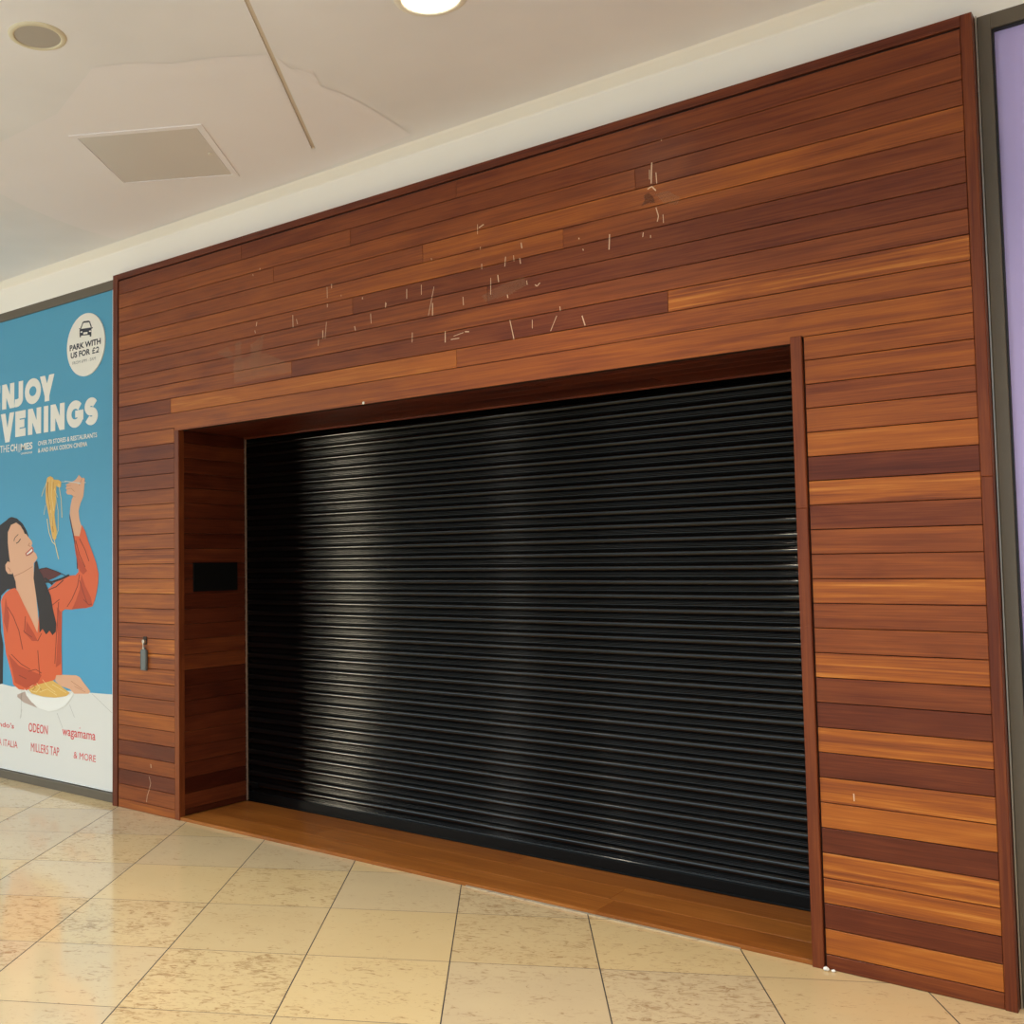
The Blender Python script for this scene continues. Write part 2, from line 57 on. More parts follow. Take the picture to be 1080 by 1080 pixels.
GLUE = [[[1.2389,3.0244],[1.2944,3.0281],[1.2927,2.8317],[1.2373,2.827]],[[1.3741,2.9925],[1.4983,3.0443],[1.4558,2.8866],[1.4219,2.7856],[1.3807,2.8026]],[[1.0729,2.9882],[1.1697,3.0106],[1.2298,2.9538],[1.195,2.9226]],[[3.9989,3.2984],[4.0662,3.2994],[4.1178,3.2563],[4.1037,3.2251],[4.0424,3.2485]],[[1.2209,2.919],[1.5052,2.9264],[1.7108,2.8286],[1.718,2.7821],[1.2283,2.7743]],[[3.0633,2.9981],[3.1885,3.0339],[3.3096,3.0495],[3.3301,3.0074],[3.2424,2.9757],[3.0854,2.9647]]]
KNOT = [[[3.949,3.3062],[3.9721,3.3138],[3.994,3.2864],[4.0022,3.2581],[3.9707,3.2656],[3.9337,3.2567],[3.9529,3.2831]]]
PATCH = [[2.737,-1.216],[2.163,-0.288],[2.193,-0.278],[2.753,-1.178],[2.724,-1.047],[2.795,-0.983],[2.71,-0.829],[2.739,-0.709],[2.741,-0.553],[2.717,-0.245],[2.693,-0.089],[1.947,-0.043],[0.098,-0.038],[0.105,-0.312],[0.152,-0.583],[0.217,-0.843],[0.308,-1.078],[0.995,-1.494],[1.521,-1.494],[2.062,-1.667],[2.233,-1.574],[2.354,-1.453],[2.56,-1.351],[2.689,-1.258]]
PRICE = [('£',-0.3323,-0.2933,3.1896,3.2341),('2',-0.2875,-0.2516,3.1896,3.2341)]
LAMP_XY = (3.5682,-1.118)

# ------------------------------------------------------------------ helpers
def s2l(c):
    def f(v):
        v /= 255.0
        return v / 12.92 if v <= 0.04045 else ((v + 0.055) / 1.055) ** 2.4
    return (f(c[0]), f(c[1]), f(c[2]), 1.0)

def mat(name, rgb, rough=0.5, metal=0.0, spec=0.5, alpha=1.0, coat=0.0):
    m = bpy.data.materials.new(name); m.use_nodes = True
    b = m.node_tree.nodes['Principled BSDF']
    b.inputs['Base Color'].default_value = s2l(rgb)
    b.inputs['Roughness'].default_value = rough
    b.inputs['Metallic'].default_value = metal
    b.inputs['Specular IOR Level'].default_value = spec
    b.inputs['Alpha'].default_value = alpha
    b.inputs['Coat Weight'].default_value = coat
    return m

class NT:
    def __init__(self, m): self.t = m.node_tree
    def n(self, typ, **kw):
        x = self.t.nodes.new(typ)
        for k, v in kw.items(): setattr(x, k, v)
        return x
    def l(self, a, b): self.t.links.new(a, b)
    def math(self, op, a, b=None, c=None):
        x = self.n('ShaderNodeMath', operation=op)
        for i, v in enumerate((a, b, c)):
            if v is None: continue
            if hasattr(v, 'is_linked'): self.l(v, x.inputs[i])
            else: x.inputs[i].default_value = v
        return x.outputs[0]
    def mix(self, fac, a, b, blend='MIX'):
        x = self.n('ShaderNodeMix', data_type='RGBA', blend_type=blend)
        for i, v in ((0, fac), (6, a), (7, b)):
            if hasattr(v, 'is_linked'): self.l(v, x.inputs[i])
            else: x.inputs[i].default_value = v
        return x.outputs[2]
    def ramp(self, fac, stops):
        x = self.n('ShaderNodeValToRGB')
        e = x.color_ramp.elements
        while len(e) < len(stops): e.new(0.5)
        for q, (p, c) in zip(e, stops): q.position = p; q.color = c
        self.l(fac, x.inputs[0])
        return x.outputs[0]

def tag(o, label, cat, group=None):
    o['label'] = label; o['category'] = cat
    if group: o['group'] = group
    return o

def empty(name, loc, label, cat, group=None):
    o = bpy.data.objects.new(name, None); COL.objects.link(o)
    o.location = loc; o.empty_display_size = 0.1
    return tag(o, label, cat, group)

def link(name, me, m=None, parent=None, kind=None):
    o = bpy.data.objects.new(name, me); COL.objects.link(o)
    if m is not None: me.materials.append(m)
    if parent is not None:
        o.parent = parent
        o.matrix_parent_inverse = Matrix.Translation(parent.location).inverted()
    if kind: o['kind'] = kind
    return o

def from_bm(name, bm, m, parent=None, kind=None, smooth=False):
    bmesh.ops.recalc_face_normals(bm, faces=bm.faces)
    me = bpy.data.meshes.new(name); bm.to_mesh(me); bm.free()
    if smooth:
        for p in me.polygons: p.use_smooth = True
    return link(name, me, m, parent, kind)

def bm_box(bm, x0, x1, y0, y1, z0, z1, bev=0.0):
    r = bmesh.ops.create_cube(bm, size=1.0)
    for v in r['verts']:
        v.co = Vector((x0 + (v.co.x + .5) * (x1 - x0), y0 + (v.co.y + .5) * (y1 - y0), z0 + (v.co.z + .5) * (z1 - z0)))
    if bev > 0:
        ed = set()
        for v in r['verts']: ed.update(v.link_edges)
        bmesh.ops.bevel(bm, geom=list(ed), offset=bev, segments=2, affect='EDGES', profile=0.5)

def box(name, m, x0, x1, y0, y1, z0, z1, bev=0.0, parent=None, kind=None):
    bm = bmesh.new(); bm_box(bm, x0, x1, y0, y1, z0, z1, bev)
    return from_bm(name, bm, m, parent, kind)

def bm_lathe(bm, cx, cy, prof, seg=64):
    """profile of (radius, z) turned about a vertical axis"""
    rings = []
    for r, z in prof:
        if r < 1e-6: rings.append([bm.verts.new((cx, cy, z))])
        else: rings.append([bm.verts.new((cx + r * math.cos(2 * math.pi * i / seg), cy + r * math.sin(2 * math.pi * i / seg), z)) for i in range(seg)])
    for a, b in zip(rings[:-1], rings[1:]):
        for i in range(seg):
            j = (i + 1) % seg
            if len(a) == 1 and len(b) == 1: continue
            if len(a) == 1: bm.faces.new((a[0], b[i], b[j]))
            elif len(b) == 1: bm.faces.new((a[i], a[j], b[0]))
            else: bm.faces.new((a[i], a[j], b[j], b[i]))

def wall_polys(name, polys, y, m, parent, th=0.0003):
    """flat printed or stuck-on shapes lying on a wall plane that faces -y"""
    bm = bmesh.new()
    step = min(0.00003, 0.0004 / max(1, len(polys)))
    for i, pl in enumerate(polys):
        vs = [bm.verts.new((x, y - step * i, z)) for x, z in pl]
        try: bm.faces.new(vs)
        except ValueError: pass
    bm.normal_update()
    bmesh.ops.triangulate(bm, faces=bm.faces[:])
    for f in bm.faces:
        f.normal_update()
        if f.normal.y > 0: f.normal_flip()
    me = bpy.data.meshes.new(name); bm.to_mesh(me); bm.free()
    return link(name, me, m, parent)

def ribbon(pts, w):
    out = []
    for (a, b), (c, d) in zip(pts[:-1], pts[1:]):
        L = math.hypot(c - a, d - b) or 1e-6
        nx, nz = -(d - b) / L * w / 2, (c - a) / L * w / 2
        out.append([(a + nx, b + nz), (c + nx, d + nz), (c - nx, d - nz), (a - nx, b - nz)])
    return out

# ------------------------------------------------------------------ materials
# --- wood: every board has its own tone (attribute) and its own grain (attribute)
def wood_material(name, rough, stops, coat):
    m = bpy.data.materials.new(name); m.use_nodes = True
    t = NT(m); b = m.node_tree.nodes['Principled BSDF']
    g = t.n('ShaderNodeAttribute', attribute_name='grain').outputs['Vector']
    tone = t.n('ShaderNodeAttribute', attribute_name='tone').outputs['Fac']
    strk = t.n('ShaderNodeAttribute', attribute_name='streak').outputs['Fac']
    mp = t.n('ShaderNodeMapping'); mp.inputs['Scale'].default_value = (1.1, 46, 7); t.l(g, mp.inputs[0])
    n1 = t.n('ShaderNodeTexNoise'); n1.inputs['Scale'].default_value = 1.0; n1.inputs['Detail'].default_value = 6; n1.inputs['Roughness'].default_value = 0.62; n1.inputs['Distortion'].default_value = 0.6
    t.l(mp.outputs[0], n1.inputs['Vector'])
    mp2 = t.n('ShaderNodeMapping'); mp2.inputs['Scale'].default_value = (5, 170, 7); t.l(g, mp2.inputs[0])
    n2 = t.n('ShaderNodeTexNoise'); n2.inputs['Scale'].default_value = 1.0; n2.inputs['Detail'].default_value = 3
    t.l(mp2.outputs[0], n2.inputs['Vector'])
    mp3 = t.n('ShaderNodeMapping'); mp3.inputs['Scale'].default_value = (1.6, 6, 7); t.l(g, mp3.inputs[0])
    n3 = t.n('ShaderNodeTexNoise'); n3.inputs['Scale'].default_value = 1.0; n3.inputs['Detail'].default_value = 3; n3.inputs['Distortion'].default_value = 1.0
    t.l(mp3.outputs[0], n3.inputs['Vector'])
    a = t.math('SUBTRACT', n1.outputs[0], 0.5)
    a = t.math('MULTIPLY', a, t.math('MULTIPLY', strk, 1.5))
    f = t.math('MULTIPLY_ADD', t.math('SUBTRACT', n2.outputs[0], 0.5), 0.34, a)
    f = t.math('MULTIPLY_ADD', t.math('SUBTRACT', n3.outputs[0], 0.5), 0.38, f)
    f = t.math('ADD', f, tone)
    c = t.ramp(f, stops)
    t.l(c, b.inputs['Base Color'])
    t.l(t.math('MULTIPLY_ADD', n3.outputs[0], 0.10, rough - 0.05), b.inputs['Roughness'])
    b.inputs['Specular IOR Level'].default_value = 0.28
    b.inputs['Coat Weight'].default_value = coat; b.inputs['Coat Roughness'].default_value = 0.22
    bp = t.n('ShaderNodeBump'); bp.inputs['Strength'].default_value = 0.06; bp.inputs['Distance'].default_value = 0.002
    t.l(n2.outputs[0], bp.inputs['Height']); t.l(bp.outputs[0], b.inputs['Normal'])
    return m

WOOD = wood_material('varnished_cladding_wood', 0.38, [
    (0.0, s2l((68, 24, 12))), (0.22, s2l((103, 46, 25))), (0.5, s2l((142, 74, 35))), (0.75, s2l((174, 97, 37))), (1.0, s2l((204, 132, 60)))], 0.03)
DECK = wood_material('threshold_wood', 0.35, [
    (0.0, s2l((84, 40, 14))), (0.3, s2l((130, 70, 26))), (0.55, s2l((158, 92, 36))), (0.8, s2l((180, 112, 50))), (1.0, s2l((196, 128, 64)))], 0.25)

GAP = mat('shadow_gap_backing', (40, 18, 12), 0.8)

def floor_material():
    m = bpy.data.materials.new('polished_limestone_tiles'); m.use_nodes = True
    t = NT(m); b = m.node_tree.nodes['Principled BSDF']
    pos = t.n('ShaderNodeNewGeometry').outputs['Position']
    mp = t.n('ShaderNodeMapping', vector_type='TEXTURE')
    mp.inputs['Location'].default_value = (TILE_X, TILE_Y, 0)
    mp.inputs['Rotation'].default_value = (0, 0, TILE_ROT)
    mp.inputs['Scale'].default_value = (0.6, 0.6, 0.6)
    t.l(pos, mp.inputs[0])
    sep = t.n('ShaderNodeSeparateXYZ'); t.l(mp.outputs[0], sep.inputs[0])
    u, v = sep.outputs[0], sep.outputs[1]
    fl = t.n('ShaderNodeVectorMath', operation='FLOOR'); t.l(mp.outputs[0], fl.inputs[0])
    cell = t.n('ShaderNodeCombineXYZ')
    s2 = t.n('ShaderNodeSeparateXYZ'); t.l(fl.outputs[0], s2.inputs[0])
    t.l(s2.outputs[0], cell.inputs[0]); t.l(s2.outputs[1], cell.inputs[1])
    wn = t.n('ShaderNodeTexWhiteNoise', noise_dimensions='3D'); t.l(cell.outputs[0], wn.inputs['Vector'])
    wsep = t.n('ShaderNodeSeparateColor'); t.l(wn.outputs['Color'], wsep.inputs[0])
    # distance to the joints
    def dist(w): 
        f = t.math('FRACT', w)
        return t.math('MINIMUM', f, t.math('SUBTRACT', 1.0, f))
    du, dv = dist(u), dist(v)
    ju = t.math('LESS_THAN', du, 0.0042)
    jv = t.math('LESS_THAN', dv, 0.0034)
    # per-tile shifted texture space
    off = t.n('ShaderNodeVectorMath', operation='MULTIPLY_ADD')
    t.l(wn.outputs['Color'], off.inputs[0]); off.inputs[1].default_value = (37, 53, 71); t.l(mp.outputs[0], off.inputs[2])
    big = t.n('ShaderNodeTexNoise'); big.inputs['Scale'].default_value = 2.2; big.inputs['Detail'].default_value = 5
    t.l(off.outputs[0], big.inputs['Vector'])
    base = t.ramp(wsep.outputs[0], [(0.0, s2l((202, 172, 126))), (0.35, s2l((212, 180, 128))), (0.65, s2l((202, 176, 138))), (1.0, s2l((196, 170, 134)))])
    base = t.mix(t.math('MULTIPLY', big.outputs[0], 0.55), base, s2l((218, 192, 146)))
    # brown flecks, streaky along the tile
    st = t.n('ShaderNodeMapping'); st.inputs['Scale'].default_value = (8, 17, 8); t.l(off.outputs[0], st.inputs[0])
    fn = t.n('ShaderNodeTexNoise'); fn.inputs['Scale'].default_value = 1.4; fn.inputs['Detail'].default_value = 7; fn.inputs['Roughness'].default_value = 0.68; fn.inputs['Distortion'].default_value = 1.4
    t.l(st.outputs[0], fn.inputs['Vector'])
    gate = t.n('ShaderNodeTexNoise'); gate.inputs['Scale'].default_value = 3.2; gate.inputs['Detail'].default_value = 2
    t.l(off.outputs[0], gate.inputs['Vector'])
    amt = t.math('MULTIPLY_ADD', t.math('SUBTRACT', gate.outputs[0], 0.5), 0.22, fn.outputs[0])
    amt = t.math('MULTIPLY_ADD', t.math('SUBTRACT', wsep.outputs[1], 0.5), 0.10, amt)
    fle = t.ramp(amt, [(0.0, (0, 0, 0, 1)), (0.55, (0, 0, 0, 1)), (0.68, (1, 1, 1, 1)), (1.0, (1, 1, 1, 1))])
    c = t.mix(t.math('MULTIPLY', fle, 0.62), base, s2l((134, 92, 52)))
    c = t.mix(jv, c, s2l((84, 68, 54)))
    c = t.mix(ju, c, s2l((58, 48, 42)))
    t.l(c, b.inputs['Base Color'])
    j = t.math('MAXIMUM', ju, jv)
    rg = t.math('MULTIPLY_ADD', fn.outputs[0], 0.10, 0.06)
    t.l(t.math('MAXIMUM', rg, t.math('MULTIPLY', j, 0.8)), b.inputs['Roughness'])
    b.inputs['Specular IOR Level'].default_value = 0.5
    h = t.math('SUBTRACT', 1.0, j)
    bp = t.n('ShaderNodeBump'); bp.inputs['Strength'].default_value = 0.3; bp.inputs['Distance'].default_value = 0.002
    t.l(h, bp.inputs['Height']); t.l(bp.outputs[0], b.inputs['Normal'])
    return m

TILE_ROT = 0.5501
TILE_X, TILE_Y = 2.3818 * 1.0852853, -0.6241 * 1.0852853

def plaster(name, rgb, rough=0.8, amount=0.06):
    m = bpy.data.materials.new(name); m.use_nodes = True
    t = NT(m); b = m.node_tree.nodes['Principled BSDF']
    pos = t.n('ShaderNodeNewGeometry').outputs['Position']
    n = t.n('ShaderNodeTexNoise'); n.inputs['Scale'].default_value = 1.1; n.inputs['Detail'].default_value = 3; t.l(pos, n.inputs['Vector'])
    c = t.mix(n.outputs[0], s2l([v * (1 - amount) for v in rgb]), s2l([min(255, v * (1 + amount)) for v in rgb]))
    t.l(c, b.inputs['Base Color']); b.inputs['Roughness'].default_value = rough
    return m

CEIL = plaster('ceiling_paint', (238, 236, 240), 0.6)
PATCH_M = plaster('fresh_plaster', (243, 239, 244), 0.75, 0.02)
FASC = plaster('fascia_paint', (246, 241, 234), 0.6, 0.01)
WALLM = plaster('plain_wall_paint', (150, 146, 140), 0.8)
TAUPE = mat('bronze_grey_frame', (98, 88, 74), 0.45, 0.0)
GASKET = mat('black_gasket', (22, 22, 22), 0.6)
BLACKP = mat('black_shutter_paint', (6, 6, 6), 0.10, 0.0, 0.42)
BARM = mat('black_bar_paint', (5, 6, 6), 0.4, 0, 0.2)
BLACKBOX = mat('flat_black_panel', (6, 6, 6), 0.7, 0, 0.2)
STEEL = mat('brushed_steel', (190, 184, 172), 0.35, 1.0)
GUIDE = mat('pale_guide_edge', (150, 120, 100), 0.45, 0.3)
WHITE = mat('white_enamel', (236, 230, 216), 0.4)
SCRATCH = mat('pale_bare_scratches', (222, 188, 158), 0.7)
GLUE_M = mat('dried_glue_film', (214, 160, 120), 0.35, 0, 0.5, 0.13)
KNOT_M = mat('dark_knot', (56, 28, 20), 0.5, 0, 0.5, 0.35)
GRILLE = mat('speaker_grille_cloth', (178, 170, 162), 0.8)
HATCHM = plaster('hatch_paint', (220, 214, 210), 0.45, 0.02)
SLOTM = mat('slot_inside', (216, 204, 190), 0.8)
LILAC = mat('lilac_vinyl', (192, 178, 234), 0.35)
GREYTAG = mat('grey_plastic', (104, 108, 106), 0.45)
PAPER = mat('white_paper', (240, 236, 228), 0.8)

def emit(name, rgb, strength):
    m = bpy.data.materials.new(name); m.use_nodes = True
    b = m.node_tree.nodes['Principled BSDF']
    b.inputs['Base Color'].default_value = (0.8, 0.8, 0.8, 1)
    b.inputs['Emission Color'].default_value = s2l(rgb); b.inputs['Emission Strength'].default_value = strength
    return m
LAMP = emit('lit_lens', (255, 244, 214), 14.0)
SHOPLIGHT = emit('lit_display_case', (255, 246, 232), 8.0)
STREAK_LIGHT = emit('shutter_streak_light', (255, 240, 208), 42.0)  # unseen glowing strip, narrowed and brightened for the streak on the slats
SHOPDIM = emit('dim_shop_window', (255, 240, 214), 0.35)

PR = {k: mat('print_' + k, c, 0.4, 0, 0.3) for k, c in dict(
    blue=(84, 160, 196), table=(226, 222, 214), tline=(196, 190, 182), tshade=(190, 166, 152), hair=(50, 40, 36), skin=(226, 172, 138), skind=(188, 122, 92),
    lips=(196, 92, 82), white=(240, 236, 228), blouse=(222, 100, 58), bfold=(132, 50, 32), bdark=(96, 46, 40), fork=(214, 212, 206), pasta=(226, 178, 92),
    bsh=(190, 76, 44), strand=(242, 220, 156), psh=(184, 124, 48), navy=(44, 48, 62), grey=(120, 120, 122), red=(218, 74, 74), badge=(240, 236, 228)).items()}

# ------------------------------------------------------------------ the setting
XL, XR = -14.0, 9.6
fm = floor_material()
bm = bmesh.new(); bm_box(bm, XL, XR, -5.2, 0.8, -0.1, 0.0)
from_bm('floor', bm, fm, None, 'structure')
# unseen floor behind the camera, paled to bounce neutral light onto the ceiling
box('floor_bounce', mat('pale_bounce_floor', (206, 204, 198), .25), XL, XR, -11.0, -5.2, -0.1, 0.0, 0, None, 'structure')
box('wall_back', WALLM, XL, XR, 0.8, 0.95, 0.0, 4.2, 0, None, 'structure')
CZ = 3.92
CY0 = -3.4                                        # the walkway ceiling ends at the open atrium
slot_a, slot_b = Vector((2.186, -0.300)), Vector((2.9935, -1.594))
sd = (slot_b - slot_a).normalized(); slot_c = slot_a + sd * 2.15
# ceiling: one slab with a narrow slot let into it
sn = Vector((-sd.y, sd.x)) * 0.0100
a_r, a_l, c_r, c_l = slot_a + sn, slot_a - sn, slot_c + sn, slot_c - sn      # sn points to +x
if sn.x < 0: a_r, a_l, c_r, c_l = a_l, a_r, c_l, c_r
bm = bmesh.new()
vt = lambda p, z: bm.verts.new((p[0], p[1], z))
O = [vt(p, CZ) for p in ((XL, CY0), (XR, CY0), (XR, .8), (XL, .8))]
I = [vt(p, CZ) for p in (c_l, c_r, a_r, a_l)]
J = [vt(p, CZ + .006) for p in (c_l, c_r, a_r, a_l)]
T = [vt(p, CZ + .25) for p in ((XL, CY0), (XR, CY0), (XR, .8), (XL, .8))]
slotf = []
for i in range(4):
    j = (i + 1) % 4
    bm.faces.new((O[i], O[j], I[j], I[i])); bm.faces.new((O[i], O[j], T[j], T[i]))
    slotf.append(bm.faces.new((I[i], I[j], J[j], J[i])))
slotf.append(bm.faces.new(J)); bm.faces.new(T)
for f in slotf: f.material_index = 1
ceil = from_bm('ceiling', bm, CEIL, None, 'structure')
ceil.data.materials.append(SLOTM)

# skimmed repair area on the ceiling
bm = bmesh.new()
vs = [bm.verts.new((x, y, CZ - 0.0015)) for x, y in PATCH]; bm.faces.new(vs); bm.normal_update()
bmesh.ops.triangulate(bm, faces=bm.faces[:])
for f in bm.faces:
    f.normal_update()
    if f.normal.z > 0: f.normal_flip()
me = bpy.data.meshes.new('plaster_patch'); bm.to_mesh(me); bm.free()
link('plaster_patch', me, PATCH_M, ceil)

# bulkhead above the shopfronts with a small cove up to the ceiling
bm = bmesh.new()
prof = [(0.8, 3.69), (0.06, 3.69), (0.06, 3.876), (0.055, 3.884), (0.04, 3.892), (0.018, 3.903), (0.0, 3.912), (-0.012, 3.92), (0.8, 3.92)]
va = [bm.verts.new((XL, y, z)) for y, z in prof]; vb = [bm.verts.new((XR, y, z)) for y, z in prof]
for i in range(len(prof)):
    j = (i + 1) % len(prof); bm.faces.new((va[i], va[j], vb[j], vb[i]))
bm.faces.new(va); bm.faces.new(vb[::-1])
from_bm('trim_1', bm, FASC, None, 'structure')

# the other side of the concourse: a plain wall with lit shop windows and one strip added to streak the shutter
box('wall_far', mat('dark_far_wall', (74, 72, 70), .7), XL, XR, -11.2, -11.0, 0.0, 3.5, 0, None, 'structure')
box('light_block_right', WALLM, XR, XR + .2, -11.2, 0.95, 0.0, 6.6, 0, None, 'structure')  # unseen, added to block sky light from the right
for i, (a, b, em) in enumerate(((-8.6, -7.7, STREAK_LIGHT), (-4.5, -4.0, SHOPLIGHT), (-2.4, 0.8, SHOPDIM), (2.0, 5.2, SHOPDIM), (6.0, 9.0, SHOPDIM))):
    zt = 3.3 if i == 0 else 3.1
    w = box('window_%d' % (i + 3), em, a, b, -11.0, -10.96, 0.25, zt, 0, None, 'structure')
    bm = bmesh.new()
    for q in ((a - .06, a), (b, b + .06), ((a + b) / 2 - .03, (a + b) / 2 + .03)): bm_box(bm, q[0], q[1], -11.0, -10.9, 0.19, zt + .06)
    for q in ((.19, .25), (zt, zt + .06)): bm_box(bm, a, b, -11.0, -10.9, q[0], q[1])
    from_bm('window_frame', bm, TAUPE, w)

# window frames either side of the timber front
w1 = box('window_1', TAUPE, -4.0, 0.06, 0.058, 0.12, 3.622, 3.69, 0.002, None, 'structure')
box('window_sill', TAUPE, -4.0, -0.004, 0.044, 0.12, 0.0, 0.060, 0.002, w1)
box('window_frame', TAUPE, -0.085, 0.06, 0.082, 0.12, 0.06, 3.622, 0, w1)
box('gasket', GASKET, -4.0, -0.085, 0.078, 0.11, 0.060, 0.0655, 0, w1)
w2 = box('window_2', TAUPE, 5.276, 5.320, 0.058, 0.12, 0.0, 3.69, 0.002, None, 'structure')
box('window_frame', TAUPE, 5.320, 9.0, 0.058, 0.12, 3.632, 3.69, 0.002, w2)
box('window_sill', TAUPE, 5.320, 9.0, 0.048, 0.12, 0.0, 0.060, 0.002, w2)
bm = bmesh.new(); bm_box(bm, 5.320, 5.326, 0.066, 0.12, 0.06, 3.632); bm_box(bm, 5.326, 9.0, 0.066, 0.12, 3.626, 3.632)
from_bm('gasket', bm, GASKET, w2)

# ------------------------------------------------------------------ timber boards
class Boards:
    """a set of boards in one mesh; each has its own tone, streakiness and grain origin"""
    def __init__(self): self.v = []; self.f = []; self.a = []
    def board(self, O, A, B, N, la, lb, tone, streak, rnd, dep=0.012, ch=0.0014):
        O, A, B, N = Vector(O), Vector(A), Vector(B), Vector(N)
        seed = rnd.uniform(0, 90); u0 = rnd.uniform(0, 60)
        def ringp(i, d): return [(i, i, d), (la - i, i, d), (la - i, lb - i, d), (i, lb - i, d)]
        pts = ringp(0, -dep) + ringp(0, -ch) + ringp(ch, 0)
        k = len(self.v)
        for a, b, d in pts: self.v.append(O + A * a + B * b + N * d)
        faces = [(8, 9, 10, 11)]
        for r in (0, 4):
            for i in range(4):
                j = (i + 1) % 4; faces.append((r + i, r + j, r + 4 + j, r + 4 + i))
        mid = O + A * la / 2 + B * lb / 2 - N * dep
        for f in faces:
            q = [self.v[k + i] for i in f]
            if (q[1] - q[0]).cross(q[2] - q[1]).dot((q[0] + q[2]) / 2 - mid) < 0: f = f[::-1]
            self.f.append(tuple(k + i for i in f))
            self.a.append([((pts[i][0] + u0, pts[i][1] + seed * 1.7, seed), tone, streak) for i in f])
    def outline(self, pts, y, dep, tone, streak, rnd):
        """one notched board facing -y"""
        seed = rnd.uniform(0, 90); u0 = rnd.uniform(0, 60); k = len(self.v); n = len(pts)
        self.v += [Vector((x, y, z)) for x, z in pts] + [Vector((x, y + dep, z)) for x, z in pts]
        at = lambda i: ((pts[i % n][0] + u0, pts[i % n][1] + seed * 1.7, seed), tone, streak)
        for f in [tuple(range(n))] + [(i, i + n, (i + 1) % n + n, (i + 1) % n) for i in range(n)]:
            self.f.append(tuple(k + i for i in f)); self.a.append([at(i) for i in f])
    def build(self, name, m, parent, flip=False):
        me = bpy.data.meshes.new(name)
        me.from_pydata([tuple(p) for p in self.v], [], self.f)
        flat = [c for fa in self.a for c in fa]
        me.attributes.new('grain', 'FLOAT_VECTOR', 'CORNER'); me.attributes.new('tone', 'FLOAT', 'CORNER'); me.attributes.new('streak', 'FLOAT', 'CORNER')
        me.attributes['grain'].data.foreach_set('vector', [q for c in flat for q in c[0]])
        me.attributes['tone'].data.foreach_set('value', [c[1] for c in flat])
        me.attributes['streak'].data.foreach_set('value', [c[2] for c in flat])
        return link(name, me, m, parent)

X, Y, Z = (1, 0, 0), (0, 1, 0), (0, 0, 1)
NX, NY, NZ = (-1, 0, 0), (0, -1, 0), (0, 0, -1)
P_, Z0 = 0.0995, 0.06
def rowz(r): return (0.0, Z0) if r == 0 else (Z0 + P_ * (r - 1), Z0 + P_ * r)
OL, OR, TL, TR = 0.6974, 4.5711, 0.655, 4.6187        # opening sides, outer edges of its trims
OZ, SY = 2.5273, 0.60                                  # opening head, depth of the reveal
XE = 5.2677                                            # right end of the timber front
LI, RI = 0.062, 5.228                                  # inner edges of the end trims
G = 0.0032
rnd = random.Random(11)
# tones: 0 dark maroon .. 1 pale orange ; (tone, streak)
D, DM, M, ML, L_, LS = (.20, .12), (.32, .3), (.44, .5), (.55, .6), (.72, .45), (.66, 1.1)
RIGHT = [DM, L_, D, LS, LS, D, L_, LS, D, LS, D, DM, LS, M, M, LS, M, M, DM, LS, D, L_, ML, M, ML, ML]
LEFT = [ML, M, D, M, D, M, ML, M, M, (.5, 1.2), (.52, 1.2), (.55, 1.1), M, (.5, .9), ML, LS, ML, (.55, .9), ML, ML, ML, M, DM, DM, DM, ML]
UPPER = {26: [(9, ML)], 27: [(.618, DM), (2.902, L_), (9, ML)], 28: [(1.722, M), (4.049, DM), (9, LS)], 29: [(9, DM)],
         30: [(3.098, DM), (9, (.30, .3))], 31: [(2.202, M), (9, DM)], 32: [(3.534, ML), (9, M)], 33: [(2.697, M), (9, ML)],
         34: [(1.579, M), (3.91, M), (9, DM)], 35: [(2.19, M), (9, DM)], 36: [(1.3, DM), (2.919, (.3, .2)), (9, DM)]}
UPLEFT = {28: (.5, .6), 29: (.44, .5), 30: (.42, .5)}

front = empty('timber_shopfront_surround', (2.63, 0.03, 0.0), 'varnished reddish-brown horizontal plank surround framing the black roller shutter', 'shopfront surround')
# cladding boards
b = Boards()
for r in range(26):
    z0, z1 = rowz(r)
    b.board((LI, 0, z0 + G / 2), X, Z, NY, TL - G - LI, z1 - z0 - G, *LEFT[r], rnd)
b.build('side_cladding', WOOD, front)
b = Boards()
for r in range(26):
    z0, z1 = rowz(r)
    b.board((TR + G, 0, z0 + G / 2), X, Z, NY, RI - TR - G, z1 - z0 - G, *RIGHT[r], rnd)
b.build('side_cladding', WOOD, front)
b = Boards()
for r in range(26, 37):
    z0, z1 = rowz(r)
    if r == 36: z1 = 3.640
    x = LI
    for k, (xe, tn) in enumerate(UPPER[r]):
        xe = min(xe, RI)
        if k == 0 and r in UPLEFT: tn = UPLEFT[r]
        if r == 26:
            b.outline([(LI, z0 + G / 2), (TL, z0 + G / 2), (TL, OZ), (TR - G, OZ), (TR - G, z0 + G / 2), (RI, z0 + G / 2), (RI, z1 - G / 2), (LI, z1 - G / 2)], 0, .012, *tn, rnd)
        else:
            b.board((x, 0, z0 + G / 2), X, Z, NY, xe - x - .0008, z1 - z0 - G, *tn, rnd)
        x = xe
b.build('upper_cladding', WOOD, front)
# backing behind the grooves
bm = bmesh.new()
bm_box(bm, 0.01, TL + .02, .0125, .05, 0.0, OZ); bm_box(bm, TR - .02, XE - .01, .0125, .05, 0.0, OZ); bm_box(bm, 0.01, XE - .01, .0125, .05, OZ, 3.68)
from_bm('backing_board', bm, GAP, front)
